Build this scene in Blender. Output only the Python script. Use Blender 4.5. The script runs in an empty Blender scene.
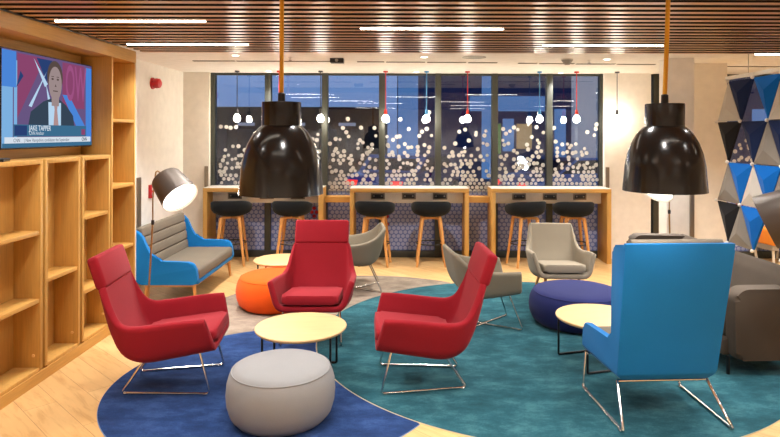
import bpy, bmesh, math, random
from mathutils import Vector, Matrix
random.seed(7)
PI = math.pi
SC = bpy.context.scene
COL = SC.collection
F, VX, VY, EYE = 600.0, 402.0, 133.5, 1.85

def G(px, py, z=0.0):
    """world point at height z seen at photo pixel (px,py)"""
    d = F*(EYE-z)/(py-VY)
    return Vector(((px-VX)*d/F, d, z))
def X(px, d): return (px-VX)*d/F
def Z(py, d): return EYE-(py-VY)*d/F

# ------------------------------------------------------------------ materials
def srgb(r, g, b):
    f = lambda c: c/12.92 if c <= .04045 else ((c+.055)/1.055)**2.4
    return (f(r/255), f(g/255), f(b/255), 1)
def new_mat(name):
    m = bpy.data.materials.new(name); m.use_nodes = True
    nt = m.node_tree
    return m, nt, nt.nodes['Principled BSDF']
def N(nt, t, **kw):
    n = nt.nodes.new(t)
    for k, v in kw.items():
        if k in n.inputs: n.inputs[k].default_value = v
        else: setattr(n, k, v)
    return n
def ramp(nt, fac, stops):
    r = nt.nodes.new('ShaderNodeValToRGB')
    e = r.color_ramp.elements
    while len(e) > 1: e.remove(e[-1])
    e[0].position, e[0].color = stops[0]
    for p, c in stops[1:]:
        x = e.new(p); x.color = c
    nt.links.new(fac, r.inputs[0]); return r
def coords(nt, scale, rot=(0,0,0)):
    tc = nt.nodes.new('ShaderNodeTexCoord'); mp = nt.nodes.new('ShaderNodeMapping')
    mp.inputs['Scale'].default_value = scale; mp.inputs['Rotation'].default_value = rot
    nt.links.new(tc.outputs['Object'], mp.inputs[0]); return mp.outputs[0]
def dim(c, k): return (c[0]*k, c[1]*k, c[2]*k, 1)

def plain(name, c, rough=.5, metal=0, spec=.5, coat=0):
    m, nt, b = new_mat(name)
    nz = N(nt, 'ShaderNodeTexNoise', Scale=9.0, Detail=3.0)
    nt.links.new(coords(nt, (1,1,1)), nz.inputs['Vector'])
    r = ramp(nt, nz.outputs[0], [(.3, dim(c, .96)), (.7, dim(c, 1.04))])
    nt.links.new(r.outputs[0], b.inputs['Base Color'])
    b.inputs['Roughness'].default_value = rough; b.inputs['Metallic'].default_value = metal
    b.inputs['Specular IOR Level'].default_value = spec; b.inputs['Coat Weight'].default_value = coat
    return m
def fabric(name, c, weave=420, var=.12, bump=.12, sheen=.06, big=2.2):
    m, nt, b = new_mat(name)
    v = coords(nt, (1,1,1))
    n1 = N(nt, 'ShaderNodeTexNoise', Scale=float(weave), Detail=2.0); nt.links.new(v, n1.inputs['Vector'])
    n2 = N(nt, 'ShaderNodeTexNoise', Scale=big, Detail=4.0); nt.links.new(v, n2.inputs['Vector'])
    mx = N(nt, 'ShaderNodeMath', operation='ADD'); nt.links.new(n1.outputs[0], mx.inputs[0]); nt.links.new(n2.outputs[0], mx.inputs[1])
    r = ramp(nt, mx.outputs[0], [(.75, dim(c, 1-var)), (1.0, c), (1.25, dim(c, 1+var))])
    hf = N(nt, 'ShaderNodeMath', operation='MULTIPLY'); hf.inputs[1].default_value = .5
    mr = N(nt, 'ShaderNodeMapRange'); mr.inputs['From Min'].default_value = .6; mr.inputs['From Max'].default_value = 1.4
    nt.links.new(mx.outputs[0], mr.inputs['Value'])
    nt.links.new(mr.outputs[0], r.inputs[0])
    for e, p in zip(r.color_ramp.elements, (.2, .5, .8)): e.position = p
    nt.links.new(r.outputs[0], b.inputs['Base Color'])
    b.inputs['Roughness'].default_value = .95; b.inputs['Specular IOR Level'].default_value = .15
    b.inputs['Sheen Weight'].default_value = sheen; b.inputs['Sheen Roughness'].default_value = .5
    bp = N(nt, 'ShaderNodeBump', Strength=bump, Distance=.002); nt.links.new(n1.outputs[0], bp.inputs['Height'])
    nt.links.new(bp.outputs[0], b.inputs['Normal'])
    return m
def wood(name, c, axis='z', rough=.45, var=.2, s=1.0):
    m, nt, b = new_mat(name)
    sc = {'x': (1.2*s, 22*s, 22*s), 'y': (22*s, 1.2*s, 22*s), 'z': (22*s, 22*s, 1.2*s)}[axis]
    v = coords(nt, sc)
    n1 = N(nt, 'ShaderNodeTexNoise', Scale=1.0, Detail=6.0, Roughness=.65); nt.links.new(v, n1.inputs['Vector'])
    n2 = N(nt, 'ShaderNodeTexNoise', Scale=4.0, Detail=3.0); nt.links.new(v, n2.inputs['Vector'])
    ad = N(nt, 'ShaderNodeMix', data_type='FLOAT'); ad.inputs[0].default_value = .4
    nt.links.new(n1.outputs[0], ad.inputs[2]); nt.links.new(n2.outputs[0], ad.inputs[3])
    r = ramp(nt, ad.outputs[0], [(.3, dim(c, 1-var*1.3)), (.5, c), (.7, dim(c, 1+var))])
    nt.links.new(r.outputs[0], b.inputs['Base Color']); b.inputs['Roughness'].default_value = rough
    return m
def glow(name, c, st):
    m, nt, b = new_mat(name)
    nt.nodes.remove(b); e = N(nt, 'ShaderNodeEmission', Color=c, Strength=st)
    nt.links.new(e.outputs[0], nt.nodes['Material Output'].inputs[0]); return m
def rug_mat(name, c, c2):
    m, nt, b = new_mat(name)
    v = coords(nt, (1.5, 2.6, 1)); v2 = coords(nt, (1,1,1))
    n1 = N(nt, 'ShaderNodeTexNoise', Scale=2.3, Detail=7.0, Roughness=.68); nt.links.new(v, n1.inputs['Vector'])
    n2 = N(nt, 'ShaderNodeTexNoise', Scale=260.0, Detail=2.0); nt.links.new(v2, n2.inputs['Vector'])
    mx = N(nt, 'ShaderNodeMix', data_type='FLOAT'); mx.inputs[0].default_value = .3
    nt.links.new(n1.outputs[0], mx.inputs[2]); nt.links.new(n2.outputs[0], mx.inputs[3])
    r = ramp(nt, mx.outputs[0], [(.36, dim(c, .6)), (.5, c), (.64, c2)])
    nt.links.new(r.outputs[0], b.inputs['Base Color']); b.inputs['Roughness'].default_value = 1
    b.inputs['Specular IOR Level'].default_value = .05; b.inputs['Sheen Weight'].default_value = .05
    bp = N(nt, 'ShaderNodeBump', Strength=.35, Distance=.004); nt.links.new(n2.outputs[0], bp.inputs['Height'])
    nt.links.new(bp.outputs[0], b.inputs['Normal'])
    return m
def floor_mat():
    m, nt, b = new_mat('oak_planks')
    v = coords(nt, (1,1,1), (0, 0, math.radians(43)))
    br = N(nt, 'ShaderNodeTexBrick', Scale=1.0)
    br.offset = .37; br.inputs['Brick Width'].default_value = 1.35; br.inputs['Row Height'].default_value = .2
    br.inputs['Mortar Size'].default_value = .0016; br.inputs['Mortar Smooth'].default_value = .3
    br.inputs['Color1'].default_value = srgb(220,182,126); br.inputs['Color2'].default_value = srgb(206,164,108)
    br.inputs['Mortar'].default_value = srgb(150,105,60)
    nt.links.new(v, br.inputs['Vector'])
    mp = N(nt, 'ShaderNodeMapping'); mp.inputs['Scale'].default_value = (1.3, 9, 1); nt.links.new(v, mp.inputs[0])
    n1 = N(nt, 'ShaderNodeTexNoise', Scale=2.2, Detail=8.0, Roughness=.62, Distortion=.6); nt.links.new(mp.outputs[0], n1.inputs['Vector'])
    r = ramp(nt, n1.outputs[0], [(.28, (.72,.62,.5,1)), (.5, (1,1,1,1)), (.75, (1.1,1.08,1.05,1))])
    mx = N(nt, 'ShaderNodeMix', data_type='RGBA', blend_type='MULTIPLY'); mx.inputs[0].default_value = .8
    nt.links.new(br.outputs['Color'], mx.inputs[6]); nt.links.new(r.outputs[0], mx.inputs[7])
    nt.links.new(mx.outputs[2], b.inputs['Base Color']); b.inputs['Roughness'].default_value = .42
    b.inputs['Specular IOR Level'].default_value = .35
    return m
def glass_mat():
    m, nt, b = new_mat('window_glass'); nt.nodes.remove(b)
    t = N(nt, 'ShaderNodeBsdfTransparent', Color=(.86,.9,.95,1)); g = N(nt, 'ShaderNodeBsdfGlossy', Roughness=.004, Color=(.9,.95,1,1))
    f = N(nt, 'ShaderNodeFresnel', IOR=1.65); mx = N(nt, 'ShaderNodeMixShader')
    nt.links.new(f.outputs[0], mx.inputs[0]); nt.links.new(t.outputs[0], mx.inputs[1]); nt.links.new(g.outputs[0], mx.inputs[2])
    nt.links.new(mx.outputs[0], nt.nodes['Material Output'].inputs[0]); return m
def film_mat(name, c, k, tl=.2):
    m, nt, b = new_mat(name)
    t = N(nt, 'ShaderNodeBsdfTransparent'); mx = N(nt, 'ShaderNodeMixShader'); mx.inputs[0].default_value = k
    d = N(nt, 'ShaderNodeBsdfDiffuse', Color=c); tr = N(nt, 'ShaderNodeBsdfTranslucent', Color=c); m2 = N(nt, 'ShaderNodeMixShader')
    nz = N(nt, 'ShaderNodeTexNoise', Scale=30.0); rr = ramp(nt, nz.outputs[0], [(.3, dim(c,.9)), (.7, c)])
    nt.links.new(rr.outputs[0], d.inputs[0])
    m2.inputs[0].default_value = tl
    nt.links.new(d.outputs[0], m2.inputs[1]); nt.links.new(tr.outputs[0], m2.inputs[2])
    nt.links.new(t.outputs[0], mx.inputs[1]); nt.links.new(m2.outputs[0], mx.inputs[2])
    nt.links.new(mx.outputs[0], nt.nodes['Material Output'].inputs[0]); nt.nodes.remove(b); return m

WARM = (1, .965, .925, 1)
OAK = srgb(196,149,76)
M = dict(
    oak_z=wood('oak_vertical', OAK, 'z', .5, .12), oak_y=wood('oak_long', OAK, 'y', .5, .12), oak_x=wood('oak_across', OAK, 'x', .5, .12),
    oak_edge=wood('oak_pale_edge', srgb(222,178,112), 'z', .5, .08),
    table=wood('pale_oak_top', srgb(214,180,128), 'x', .4, .08), leg_wood=wood('warm_oak_leg', srgb(210,150,84), 'z', .45, .15),
    slat=wood('brown_slat', srgb(190,144,96), 'x', .3, .16), plenum=plain('dark_plenum', srgb(30,22,16), .9),
    wall=plain('white_paint', srgb(240,235,228), .85, spec=.2), ceil=plain('ceiling_paint', srgb(246,242,236), .9, spec=.2),
    beige=plain('warm_white_panel', srgb(232,225,214), .8, spec=.2), guard=plain('bronze_guard', srgb(138,124,108), .35, .6),
    floor=floor_mat(),
    red=fabric('red_wool', srgb(142,27,38), var=.1), blue=fabric('blue_wool', srgb(24,116,186), var=.07),
    orange=fabric('orange_wool', srgb(236,88,22), var=.08), navy=fabric('navy_wool', srgb(34,40,90), var=.1),
    greyp=fabric('pale_grey_wool', srgb(138,138,139), var=.06), taupe=fabric('taupe_wool', srgb(116,107,94), var=.1),
    greige=fabric('greige_wool', srgb(140,130,113), var=.07), tub=fabric('olive_grey_wool', srgb(126,118,102), var=.08),
    sofa=fabric('charcoal_brown_wool', srgb(70,61,52), weave=300, var=.2), panelgrey=fabric('felt_grey', srgb(126,119,110), var=.12),
    panellight=fabric('felt_light', srgb(196,190,180), var=.06), panelblue=fabric('felt_blue', srgb(0,98,186), var=.05),
    panelnavy=fabric('felt_navy', srgb(15,32,70), var=.08), panelblack=fabric('felt_black', srgb(22,22,26), var=.08),
    blackfab=fabric('black_seat', srgb(26,28,30), var=.1), 
    chrome=plain('chrome', (.75,.72,.68,1), .16, 1), black=plain('black_metal', srgb(22,22,24), .4, .3), blackpl=plain('black_plastic', srgb(18,18,20), .35),
    frame=plain('window_frame_dark', srgb(62,64,58), .45, .2), gloss=plain('black_enamel', srgb(22,20,19), .2, 0, .5, .1),
    inner=plain('white_enamel', srgb(235,228,215), .5), bronze=plain('bronze_shade', srgb(78,68,60), .45, .4), brass=plain('brass_stem', srgb(176,140,96), .3, .9),
    cord=plain('mustard_cord', srgb(206,146,30), .8), cred=plain('red_cord', srgb(210,60,50), .7), cblue=plain('blue_cord', srgb(80,150,205), .7), cdark=plain('grey_cord', srgb(70,70,76), .7),
    redpl=plain('red_plastic', srgb(190,26,34), .35), whitepl=plain('white_plastic', srgb(232,228,220), .4), greypl=plain('grey_plastic', srgb(150,145,138), .5),
    white=plain('white_laminate', srgb(238,232,222), .35), slot=plain('slot_dark', srgb(92,80,66), .6),
    rugblue=rug_mat('rug_blue', srgb(36,60,106), srgb(56,84,134)), rugteal=rug_mat('rug_teal', srgb(38,86,98), srgb(68,118,126)),
    ruggrey=rug_mat('rug_taupe', srgb(140,126,112), srgb(164,150,136)), bindb=plain('binding_blue', srgb(110,135,175), .8), bindt=plain('binding_beige', srgb(196,184,150), .8),
    bindg=plain('binding_taupe', srgb(150,138,120), .8),
    glass=glass_mat(), dots=film_mat('dot_vinyl', srgb(216,215,212), .92), hexf=film_mat('honeycomb_vinyl', srgb(206,213,242), .94, .4), frost=film_mat('frosted_film', srgb(140,156,218), .86, .4), hexr=film_mat('red_vinyl', srgb(225,60,70), .6),
    led=glow('led_strip_glow', (1,.91,.77,1), 22), bulb=glow('bulb_glow', (1,.90,.72,1), 110), disc=glow('downlight_glow', (1,.92,.78,1), 12), shade_in=glow('lamp_diffuser_glow', (1,.95,.86,1), 2.6),
    asphalt=plain('asphalt', srgb(50,54,62), .8), facade=plain('dark_facade', srgb(34,32,38), .7), tower=plain('blue_facade', srgb(52,66,110), .6), fcol=plain('pale_column', srgb(150,152,172), .7),
    carblue=plain('car_paint', srgb(60,120,190), .12, .5, .7, .8), carglass=plain('car_glass', srgb(10,12,18), .05), tail=glow('tail_lamp_glow', (1,.05,.04,1), 1.5),
    litwarm=glow('lit_window_warm', (1,.66,.32,1), .35), litblue=glow('lit_window_blue', (.16,.36,.78,1), .55), litgreen=glow('lit_sign_green', (.3,.6,.2,1), .3), litpale=glow('lit_window_pale', (.55,.6,.8,1), .4),
    orangepl=plain('orange_seat', srgb(232,140,40), .6),
)

# ------------------------------------------------------------------ mesh helpers
def B(): return bmesh.new()
def obj(name, bm, mat, parent=None, sharp=35, smooth=True):
    me = bpy.data.meshes.new(name)
    bmesh.ops.recalc_face_normals(bm, faces=bm.faces[:])
    bm.to_mesh(me); bm.free()
    for m in (mat if isinstance(mat, (list, tuple)) else [mat]): me.materials.append(M[m])
    if smooth:
        for p in me.polygons: p.use_smooth = True
        me.set_sharp_from_angle(angle=math.radians(sharp))
    o = bpy.data.objects.new(name, me); COL.objects.link(o)
    if parent: o.parent = parent
    return o
def tag(o, label, cat, group=None):
    o['label'] = label; o['category'] = cat
    if group: o['group'] = group
    return o
def thing(name, label, cat, loc=(0,0,0), rz=0, group=None):
    o = bpy.data.objects.new(name, None); COL.objects.link(o); o.empty_display_size = .1
    o.location = loc; o.rotation_euler = (0, 0, math.radians(rz))
    return tag(o, label, cat, group)
def struct(name, bm, mat, parent=None, smooth=False):
    o = obj(name, bm, mat, parent, smooth=smooth)
    if not parent: o['kind'] = 'structure'
    return o
def dup(root, loc, rz, label, group=None):
    r = root.copy(); COL.objects.link(r); r.location = loc; r.rotation_euler = (0, 0, math.radians(rz)); r['label'] = label
    if group: r['group'] = group
    for ch in list(root.children):
        c = ch.copy(); COL.objects.link(c); c.parent = r
        for g in list(ch.children):
            d = g.copy(); COL.objects.link(d); d.parent = c
    return r
def box(bm, c, s, bev=0, seg=3, rot=None, mi=0):
    r = bmesh.ops.create_cube(bm, size=1)
    vs = r['verts']
    for v in vs: v.co = Vector((v.co.x*s[0], v.co.y*s[1], v.co.z*s[2]))
    fs = set(f for v in vs for f in v.link_faces)
    if bev > 0:
        es = list(set(e for v in vs for e in v.link_edges))
        rr = bmesh.ops.bevel(bm, geom=es, offset=bev, segments=seg, profile=.5, affect='EDGES')
        fs = set(rr['faces']) | set(f for f in fs if f.is_valid)
        vs = list(set(v for f in fs for v in f.verts))
        fs = set(f for v in vs for f in v.link_faces)
    for f in fs: f.material_index = mi
    m = Matrix.Translation(Vector(c)) @ (rot.to_4x4() if rot else Matrix())
    bmesh.ops.transform(bm, matrix=m, verts=vs)
    return vs
def bx(bm, x0, x1, y0, y1, z0, z1, bev=0, seg=2, mi=0):
    return box(bm, ((x0+x1)/2, (y0+y1)/2, (z0+z1)/2), (abs(x1-x0), abs(y1-y0), abs(z1-z0)), bev, seg, mi=mi)
def fillet(pts, r, n=5, closed=False):
    pts = [Vector(p) for p in pts]; out = []; L = len(pts)
    for i, p in enumerate(pts):
        if not closed and i in (0, L-1): out.append(p); continue
        a = pts[(i-1) % L]; c = pts[(i+1) % L]
        da, dc = (a-p), (c-p); k = min(r, da.length*.45, dc.length*.45)
        s, e = p+da.normalized()*k, p+dc.normalized()*k
        for j in range(n+1):
            t = j/n; out.append(s*(1-t)**2 + p*2*t*(1-t) + e*t*t)
    return out
def tube(bm, pts, r, seg=8, closed=False, mi=0, r1=None):
    pts = [Vector(p) for p in pts]; L = len(pts); rings = []; prev = None
    for i, p in enumerate(pts):
        a = pts[i-1] if (i > 0 or closed) else p
        b = pts[(i+1) % L] if (i < L-1 or closed) else p
        t = (b-a).normalized()
        if prev is None:
            n = t.orthogonal().normalized()
        else:
            n = (prev - t*prev.dot(t)); n = n.normalized() if n.length > 1e-6 else t.orthogonal().normalized()
        prev = n; bn = t.cross(n)
        rr = r if r1 is None else r+(r1-r)*i/max(1, L-1)
        rings.append([bm.verts.new(p+(n*math.cos(2*PI*k/seg)+bn*math.sin(2*PI*k/seg))*rr) for k in range(seg)])
    for i in range(L if closed else L-1):
        A, Bq = rings[i], rings[(i+1) % L]
        for k in range(seg):
            f = bm.faces.new((A[k], A[(k+1) % seg], Bq[(k+1) % seg], Bq[k])); f.material_index = mi
    if not closed:
        for R_ in (rings[0][::-1], rings[-1]):
            f = bm.faces.new(R_); f.material_index = mi
def lathe(bm, prof, seg=48, mi=0, off=(0,0,0), axis=None):
    """prof: list of (r,z); r==0 ends make poles"""
    rings = []; new = []
    for r, z in prof:
        if r < 1e-6: v = bm.verts.new((0,0,z)); rings.append([v]); new.append(v)
        else:
            rg = [bm.verts.new((r*math.cos(2*PI*k/seg), r*math.sin(2*PI*k/seg), z)) for k in range(seg)]; rings.append(rg); new += rg
    for A, C in zip(rings, rings[1:]):
        for k in range(seg):
            if len(A) == 1 and len(C) == 1: continue
            if len(A) == 1: f = bm.faces.new((A[0], C[k], C[(k+1) % seg]))
            elif len(C) == 1: f = bm.faces.new((A[k], A[(k+1) % seg], C[0]))
            else: f = bm.faces.new((A[k], A[(k+1) % seg], C[(k+1) % seg], C[k]))
            f.material_index = mi
    m = Matrix.Translation(Vector(off))
    if axis is not None: m = m @ Vector((0,0,1)).rotation_difference(Vector(axis)).to_matrix().to_4x4()
    bmesh.ops.transform(bm, matrix=m, verts=new)
    return new
def prism(bm, outline, a0, a1, axis='x', bev=0, seg=3, mi=0):
    """outline of 2D points extruded along axis"""
    mk = {'x': lambda p, a: (a, p[0], p[1]), 'y': lambda p, a: (p[0], a, p[1]), 'z': lambda p, a: (p[0], p[1], a)}[axis]
    A = [bm.verts.new(mk(p, a0)) for p in outline]; C = [bm.verts.new(mk(p, a1)) for p in outline]; n = len(outline)
    fs = [bm.faces.new(A[::-1]), bm.faces.new(C)]
    for i in range(n): fs.append(bm.faces.new((A[i], A[(i+1) % n], C[(i+1) % n], C[i])))
    vs = A+C
    if bev > 0:
        es = [e for e in fs[0].edges]+[e for e in fs[1].edges]
        rr = bmesh.ops.bevel(bm, geom=es, offset=bev, segments=seg, profile=.5, affect='EDGES', clamp_overlap=True)
        fs = [f for f in fs if f.is_valid]+rr['faces']
        vs = list(set(v for f in fs for v in f.verts))
    for f in fs: f.material_index = mi
    return vs
def round_outline(pts, r, n=5):
    return [(p.x, p.y) for p in fillet([Vector((a, b, 0)) for a, b in pts], r, n, True)]
def catmull(seq, t):
    n = len(seq)-1; x = min(max(t*n, 0), n-1e-6); i = int(x); f = x-i
    p = [seq[max(0, min(n, i+k))] for k in (-1, 0, 1, 2)]
    return [.5*(2*b+(c-a)*f+(2*a-5*b+4*c-d)*f*f+(3*b-a-3*c+d)*f**3) for a, b, c, d in zip(*p)]
def shell(bm, st, nu=48, th=.05, mi=0, rim=.38):
    """upholstered shell: st = [(Cy,Cz,w,Tx,Ty,Tz)], front of the seat first, top of the back last"""
    rows = []
    for i in range(nu+1):
        cy, cz, w, tx, ty, tz = catmull(st, i/nu)
        half = []
        for k in range(5): half.append(Vector((w*.9*k/4, cy, cz)))
        a = Vector((w*.9, cy, cz)); c = Vector((w*1.06, cy, cz)); T = Vector((tx, ty, tz)); e = c+(T-c)*.22
        for k in range(1, 6):
            t = k/5; half.append(a*(1-t)**2+c*2*t*(1-t)+e*t*t)
        for k in range(1, 7): half.append(e+(T-e)*k/6)
        rows.append([Vector((-p.x, p.y, p.z)) for p in half[:0:-1]]+half)
    nv = len(rows[0]); I = lambda i, j: rows[max(0, min(nu, i))][max(0, min(nv-1, j))]
    inner = []; outer = []
    for i in range(nu+1):
        ri = []; ro = []
        for j in range(nv):
            du = I(i+1, j)-I(i-1, j); dv = I(i, j+1)-I(i, j-1)
            n = dv.cross(du)
            n.normalize()
            if n.length < .5: n = Vector((0,0,-1))
            ri.append(rows[i][j]); ro.append(n)
        inner.append(ri); outer.append(ro)
    # make the offset point away from the sitter
    mid = outer[nu//4][nv//2]
    sgn = 1 if mid.z < 0 else -1
    vi = [[bm.verts.new(p) for p in r] for r in inner]
    vo = [[bm.verts.new(inner[i][j]+outer[i][j]*sgn*th) for j in range(nv)] for i in range(nu+1)]
    fc = lambda *v: setattr(bm.faces.new(v), 'material_index', mi)
    for i in range(nu):
        for j in range(nv-1):
            fc(vi[i][j], vi[i+1][j], vi[i+1][j+1], vi[i][j+1]); fc(vo[i][j], vo[i][j+1], vo[i+1][j+1], vo[i+1][j])
    loop = [(i, 0) for i in range(nu)]+[(nu, j) for j in range(nv-1)]+[(i, nv-1) for i in range(nu, 0, -1)]+[(0, j) for j in range(nv-1, 0, -1)]
    cen = []
    for (i, j) in loop:
        if j == 0: d = I(i, 0)-I(i, 1)
        elif j == nv-1: d = I(i, nv-1)-I(i, nv-2)
        elif i == nu: d = I(nu, j)-I(nu-1, j)
        else: d = I(0, j)-I(1, j)
        if (i, j) in ((0,0), (0,nv-1), (nu,0), (nu,nv-1)):
            ii = 1 if i == 0 else nu-1; jj = 1 if j == 0 else nv-2
            d = (I(i,j)-I(i,jj)).normalized()+(I(i,j)-I(ii,j)).normalized()
        d = d.normalized()
        row = []
        for t in (.15, .5, .85):
            q = inner[i][j]+outer[i][j]*sgn*th*t+d*th*rim*(1-(2*t-1)**2)**.5
            row.append(bm.verts.new(q))
        cen.append([vi[i][j]]+row+[vo[i][j]])
    L = len(loop)
    for k in range(L):
        A, C = cen[k], cen[(k+1) % L]
        for q in range(4): fc(A[q], A[q+1], C[q+1], C[q])

# ------------------------------------------------------------------ room shell
XL, XR, YB, YF, ZC = -3.24, 7.0, 9.0, -2.6, 2.75
bm = B(); bx(bm, XL-.1, XR+.1, YF-.1, YB+.06, -.1, 0); struct('floor', bm, 'floor')
bm = B(); bx(bm, XL-.1, XR+.1, 6.2, YB+.12, ZC, ZC+.12); struct('ceiling', bm, 'ceil')
bm = B(); bx(bm, XL-.1, XR+.1, YF-.1, 6.2, ZC+.1, ZC+.13); struct('ceiling.001', bm, 'plenum')
bm = B(); bx(bm, XL-.1, XL, YF-.1, YB+.12, 0, ZC+.1); struct('wall_left', bm, 'wall')
bm = B(); bx(bm, XR, XR+.1, YF-.1, YB+.12, 0, ZC+.1); struct('wall_right', bm, 'wall')
bm = B(); bx(bm, XL-.1, XR+.1, YF-.1, YF, 0, ZC+.1); struct('wall_front', bm, 'wall')
WL, WR = X(208, YB), X(605, YB)     # window bay
bm = B(); bx(bm, XL, X(209, 8.88), 8.88, YB+.12, 0, ZC); struct('wall_back', bm, 'beige')
bm = B(); bx(bm, X(604.5, 8.88), X(651, 8.88), 8.88, YB+.12, 0, ZC); struct('wall_back.001', bm, 'wall')
# slatted timber ceiling, one mesh
def slat(bm, x0, x1, y0, y1, z0, z1):
    vs = bx(bm, x0, x1, y0, y1, z0, z1)
    for f in set(f for v in vs for f in v.link_faces):
        if f.calc_center_median().z > z0+.004: f.material_index = 1      # edges and tops coloured dark to paint in the shade of the gaps
bm = B(); y = 6.06; SL = []
while y > YF+.1:
    SL.append(y); slat(bm, -2.62, XR, y-.07, y, 2.663, 2.70); y -= .143
sl = struct('trim_1', bm, ['slat', 'plenum']); sl.location = (0, 0, 0)
sl['label'] = 'brown timber slats hung below the dark ceiling void'
# pillar and recess right of the bay
bm = B(); bx(bm, X(667, 7.1), X(694, 7.1), 7.1, 7.32, 0, ZC); struct('wall_pillar', bm, 'wall')
bm = B(); bx(bm, X(683, 7.6), X(727, 7.6), 7.6, 7.74, 0, ZC); struct('wall_pillar.001', bm, 'beige')
def guard(n, x, y, z1=1.36):
    bm = B(); bx(bm, x-.025, x+.025, y-.012, y+.012, 0, z1, .004); struct('trim_%d' % n, bm, 'guard')
guard(2, X(206.5, 8.87), 8.865); guard(3, X(607.5, 8.87), 8.865); guard(4, X(692, 7.09), 7.085)
bm = B(); bx(bm, XL, XL+.02, 7.30, 7.42, 0, 1.3, .004); struct('trim_5', bm, 'guard')

# ------------------------------------------------------------------ windows
def dot_mesh(bm, x0, x1, z0, z1, y, mode, rng):
    pit = .068; r0 = .0275; row = 0; z = z0
    def disc(cx, cz, r, mi):
        vs = [bm.verts.new((cx+r*math.cos(2*PI*k/12), y, cz+r*math.sin(2*PI*k/12))) for k in range(12)]
        vb = [bm.verts.new((v.co.x, y+.0012, v.co.z)) for v in vs]
        f = bm.faces.new(vs); f.material_index = mi; f = bm.faces.new(vb[::-1]); f.material_index = mi
        for k in range(12):
            f = bm.faces.new((vs[k], vs[(k+1) % 12], vb[(k+1) % 12], vb[k])); f.material_index = mi
    while z < z1:
        x = x0+(pit/2 if row % 2 else 0)
        while x < x1:
            if mode == 'hex':
                red = abs(x-(-1.42)) < .09 and .3 < z < .75 and rng.random() < .6 or abs(x+.34) < .08 and .35 < z < .8 and rng.random() < .6
                disc(x, z, .0285, 1 if red else 0)
            else:
                p = 1.0 if z < 1.08 else max(0, .80*max(0, 1-(z-1.08)/1.0)**1.15+.02)
                if rng.random() < p:
                    j = .02*min(1, max(0, (z-1.05)/.3)); disc(min(max(x+rng.uniform(-j, j), x0), x1), z+rng.uniform(-j, j), rng.choice((.024,.027,.030,.032)), 0)
            x += pit
        z += pit*.87; row += 1
def window(n, xs, rng):
    w = bpy.data.objects.new('window_%d' % n, None); COL.objects.link(w); w['kind'] = 'structure'
    w.location = ((xs[0]+xs[-1])/2, YB, 0); ox = w.location.x
    bm = B()
    for i, x in enumerate(xs): bx(bm, x-.045-ox, x+.045-ox, -.05, .07, 0, ZC, .004)
    bx(bm, xs[0]-ox, xs[-1]-ox, -.045, .07, 0, .1, .004); bx(bm, xs[0]-ox, xs[-1]-ox, -.03, .06, ZC-.03, ZC, .004)
    obj('window_frame', bm, 'frame', w)
    for a, b in zip(xs, xs[1:]):
        bm = B(); bx(bm, a+.04-ox, b-.04-ox, .0, .006, .08, ZC-.02); obj('glass_pane', bm, 'glass', w, smooth=False)
        bm = B(); dot_mesh(bm, a+.075-ox, b-.072-ox, .985, 2.2, -.004, 'dots', rng); obj('dot_film', bm, 'dots', w, smooth=False)
        bm = B(); bx(bm, a+.045-ox, b-.045-ox, -.0022, -.001, .1, .985); obj('frosted_film', bm, 'frost', w, smooth=False)
        bm = B(); dot_mesh(bm, a+.08-ox, b-.075-ox, .135, .965, -.004, 'hex', rng); obj('honeycomb_film', bm, ['hexf', 'hexr'], w, smooth=False)
rng = random.Random(3)
window(1, [X(p, YB) for p in (212.5, 268.3, 325, 382, 438, 494.5, 549, 602)], rng)
window(2, [X(655, YB), 4.7, 5.6, 6.5, 6.95], rng)

# ------------------------------------------------------------------ outside at dusk
bm = B(); bx(bm, -40, 45, 9.3, 60, -.3, -.15); struct('ground', bm, 'asphalt')
bt = thing('building', 'long low dark building across the street behind the left windows', 'building', (-6, 27, -.15))
bm = B(); bx(bm, -14, 5.2, 1.5, 6, 0, 3.25); obj('wall', bm, 'facade', bt)
bm = B()
for k in range(14): bx(bm, -13.5+k*1.3, -12.7+k*1.3, 1.42, 1.5, .6, 2.2)
obj('window_row', bm, 'carglass', bt)
for k in range(5):
    bm = B(); bx(bm, -6.6+k*2.4, -5.8+k*2.4, 1.4, 1.5, 2.35, 2.5); obj('sign_strip', bm, 'litpale', bt)
bt = thing('building', 'tall dark building with pale blue lit bays behind the right windows', 'building', (9, 24, -.15))
bm = B(); bx(bm, -9.2, 12, 0, 8, 0, 11); obj('wall', bm, 'tower', bt)
for (a, b, z0, z1, mt) in ((X(398,23.9)-9, X(418,23.9)-9, .7, 5, 'litblue'), (X(482,23.9)-9, X(494,23.9)-9, .2, 6, 'litblue'), (X(497,23.9)-9, X(501,23.9)-9, 1.2, 2.4, 'litgreen'),
                           (X(503,23.9)-9, X(514,23.9)-9, 1.3, 2.6, 'litblue'), (X(517,23.9)-9, X(532,23.9)-9, 1.4, 2.4, 'litwarm'), (X(572,23.9)-9, X(600,23.9)-9, 0, 6.5, 'litpale'),
                           (X(470,23.9)-9, X(545,23.9)-9, 2.9, 3.5, 'litblue'), (X(555,23.9)-9, X(566,23.9)-9, 1.1, 3, 'litblue'), (5.0, 7.0, 1.2, 3, 'litblue')):
    bm = B(); bx(bm, a, b, -.08, 0, z0, z1); obj('lit_bay', bm, mt, bt)
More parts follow.
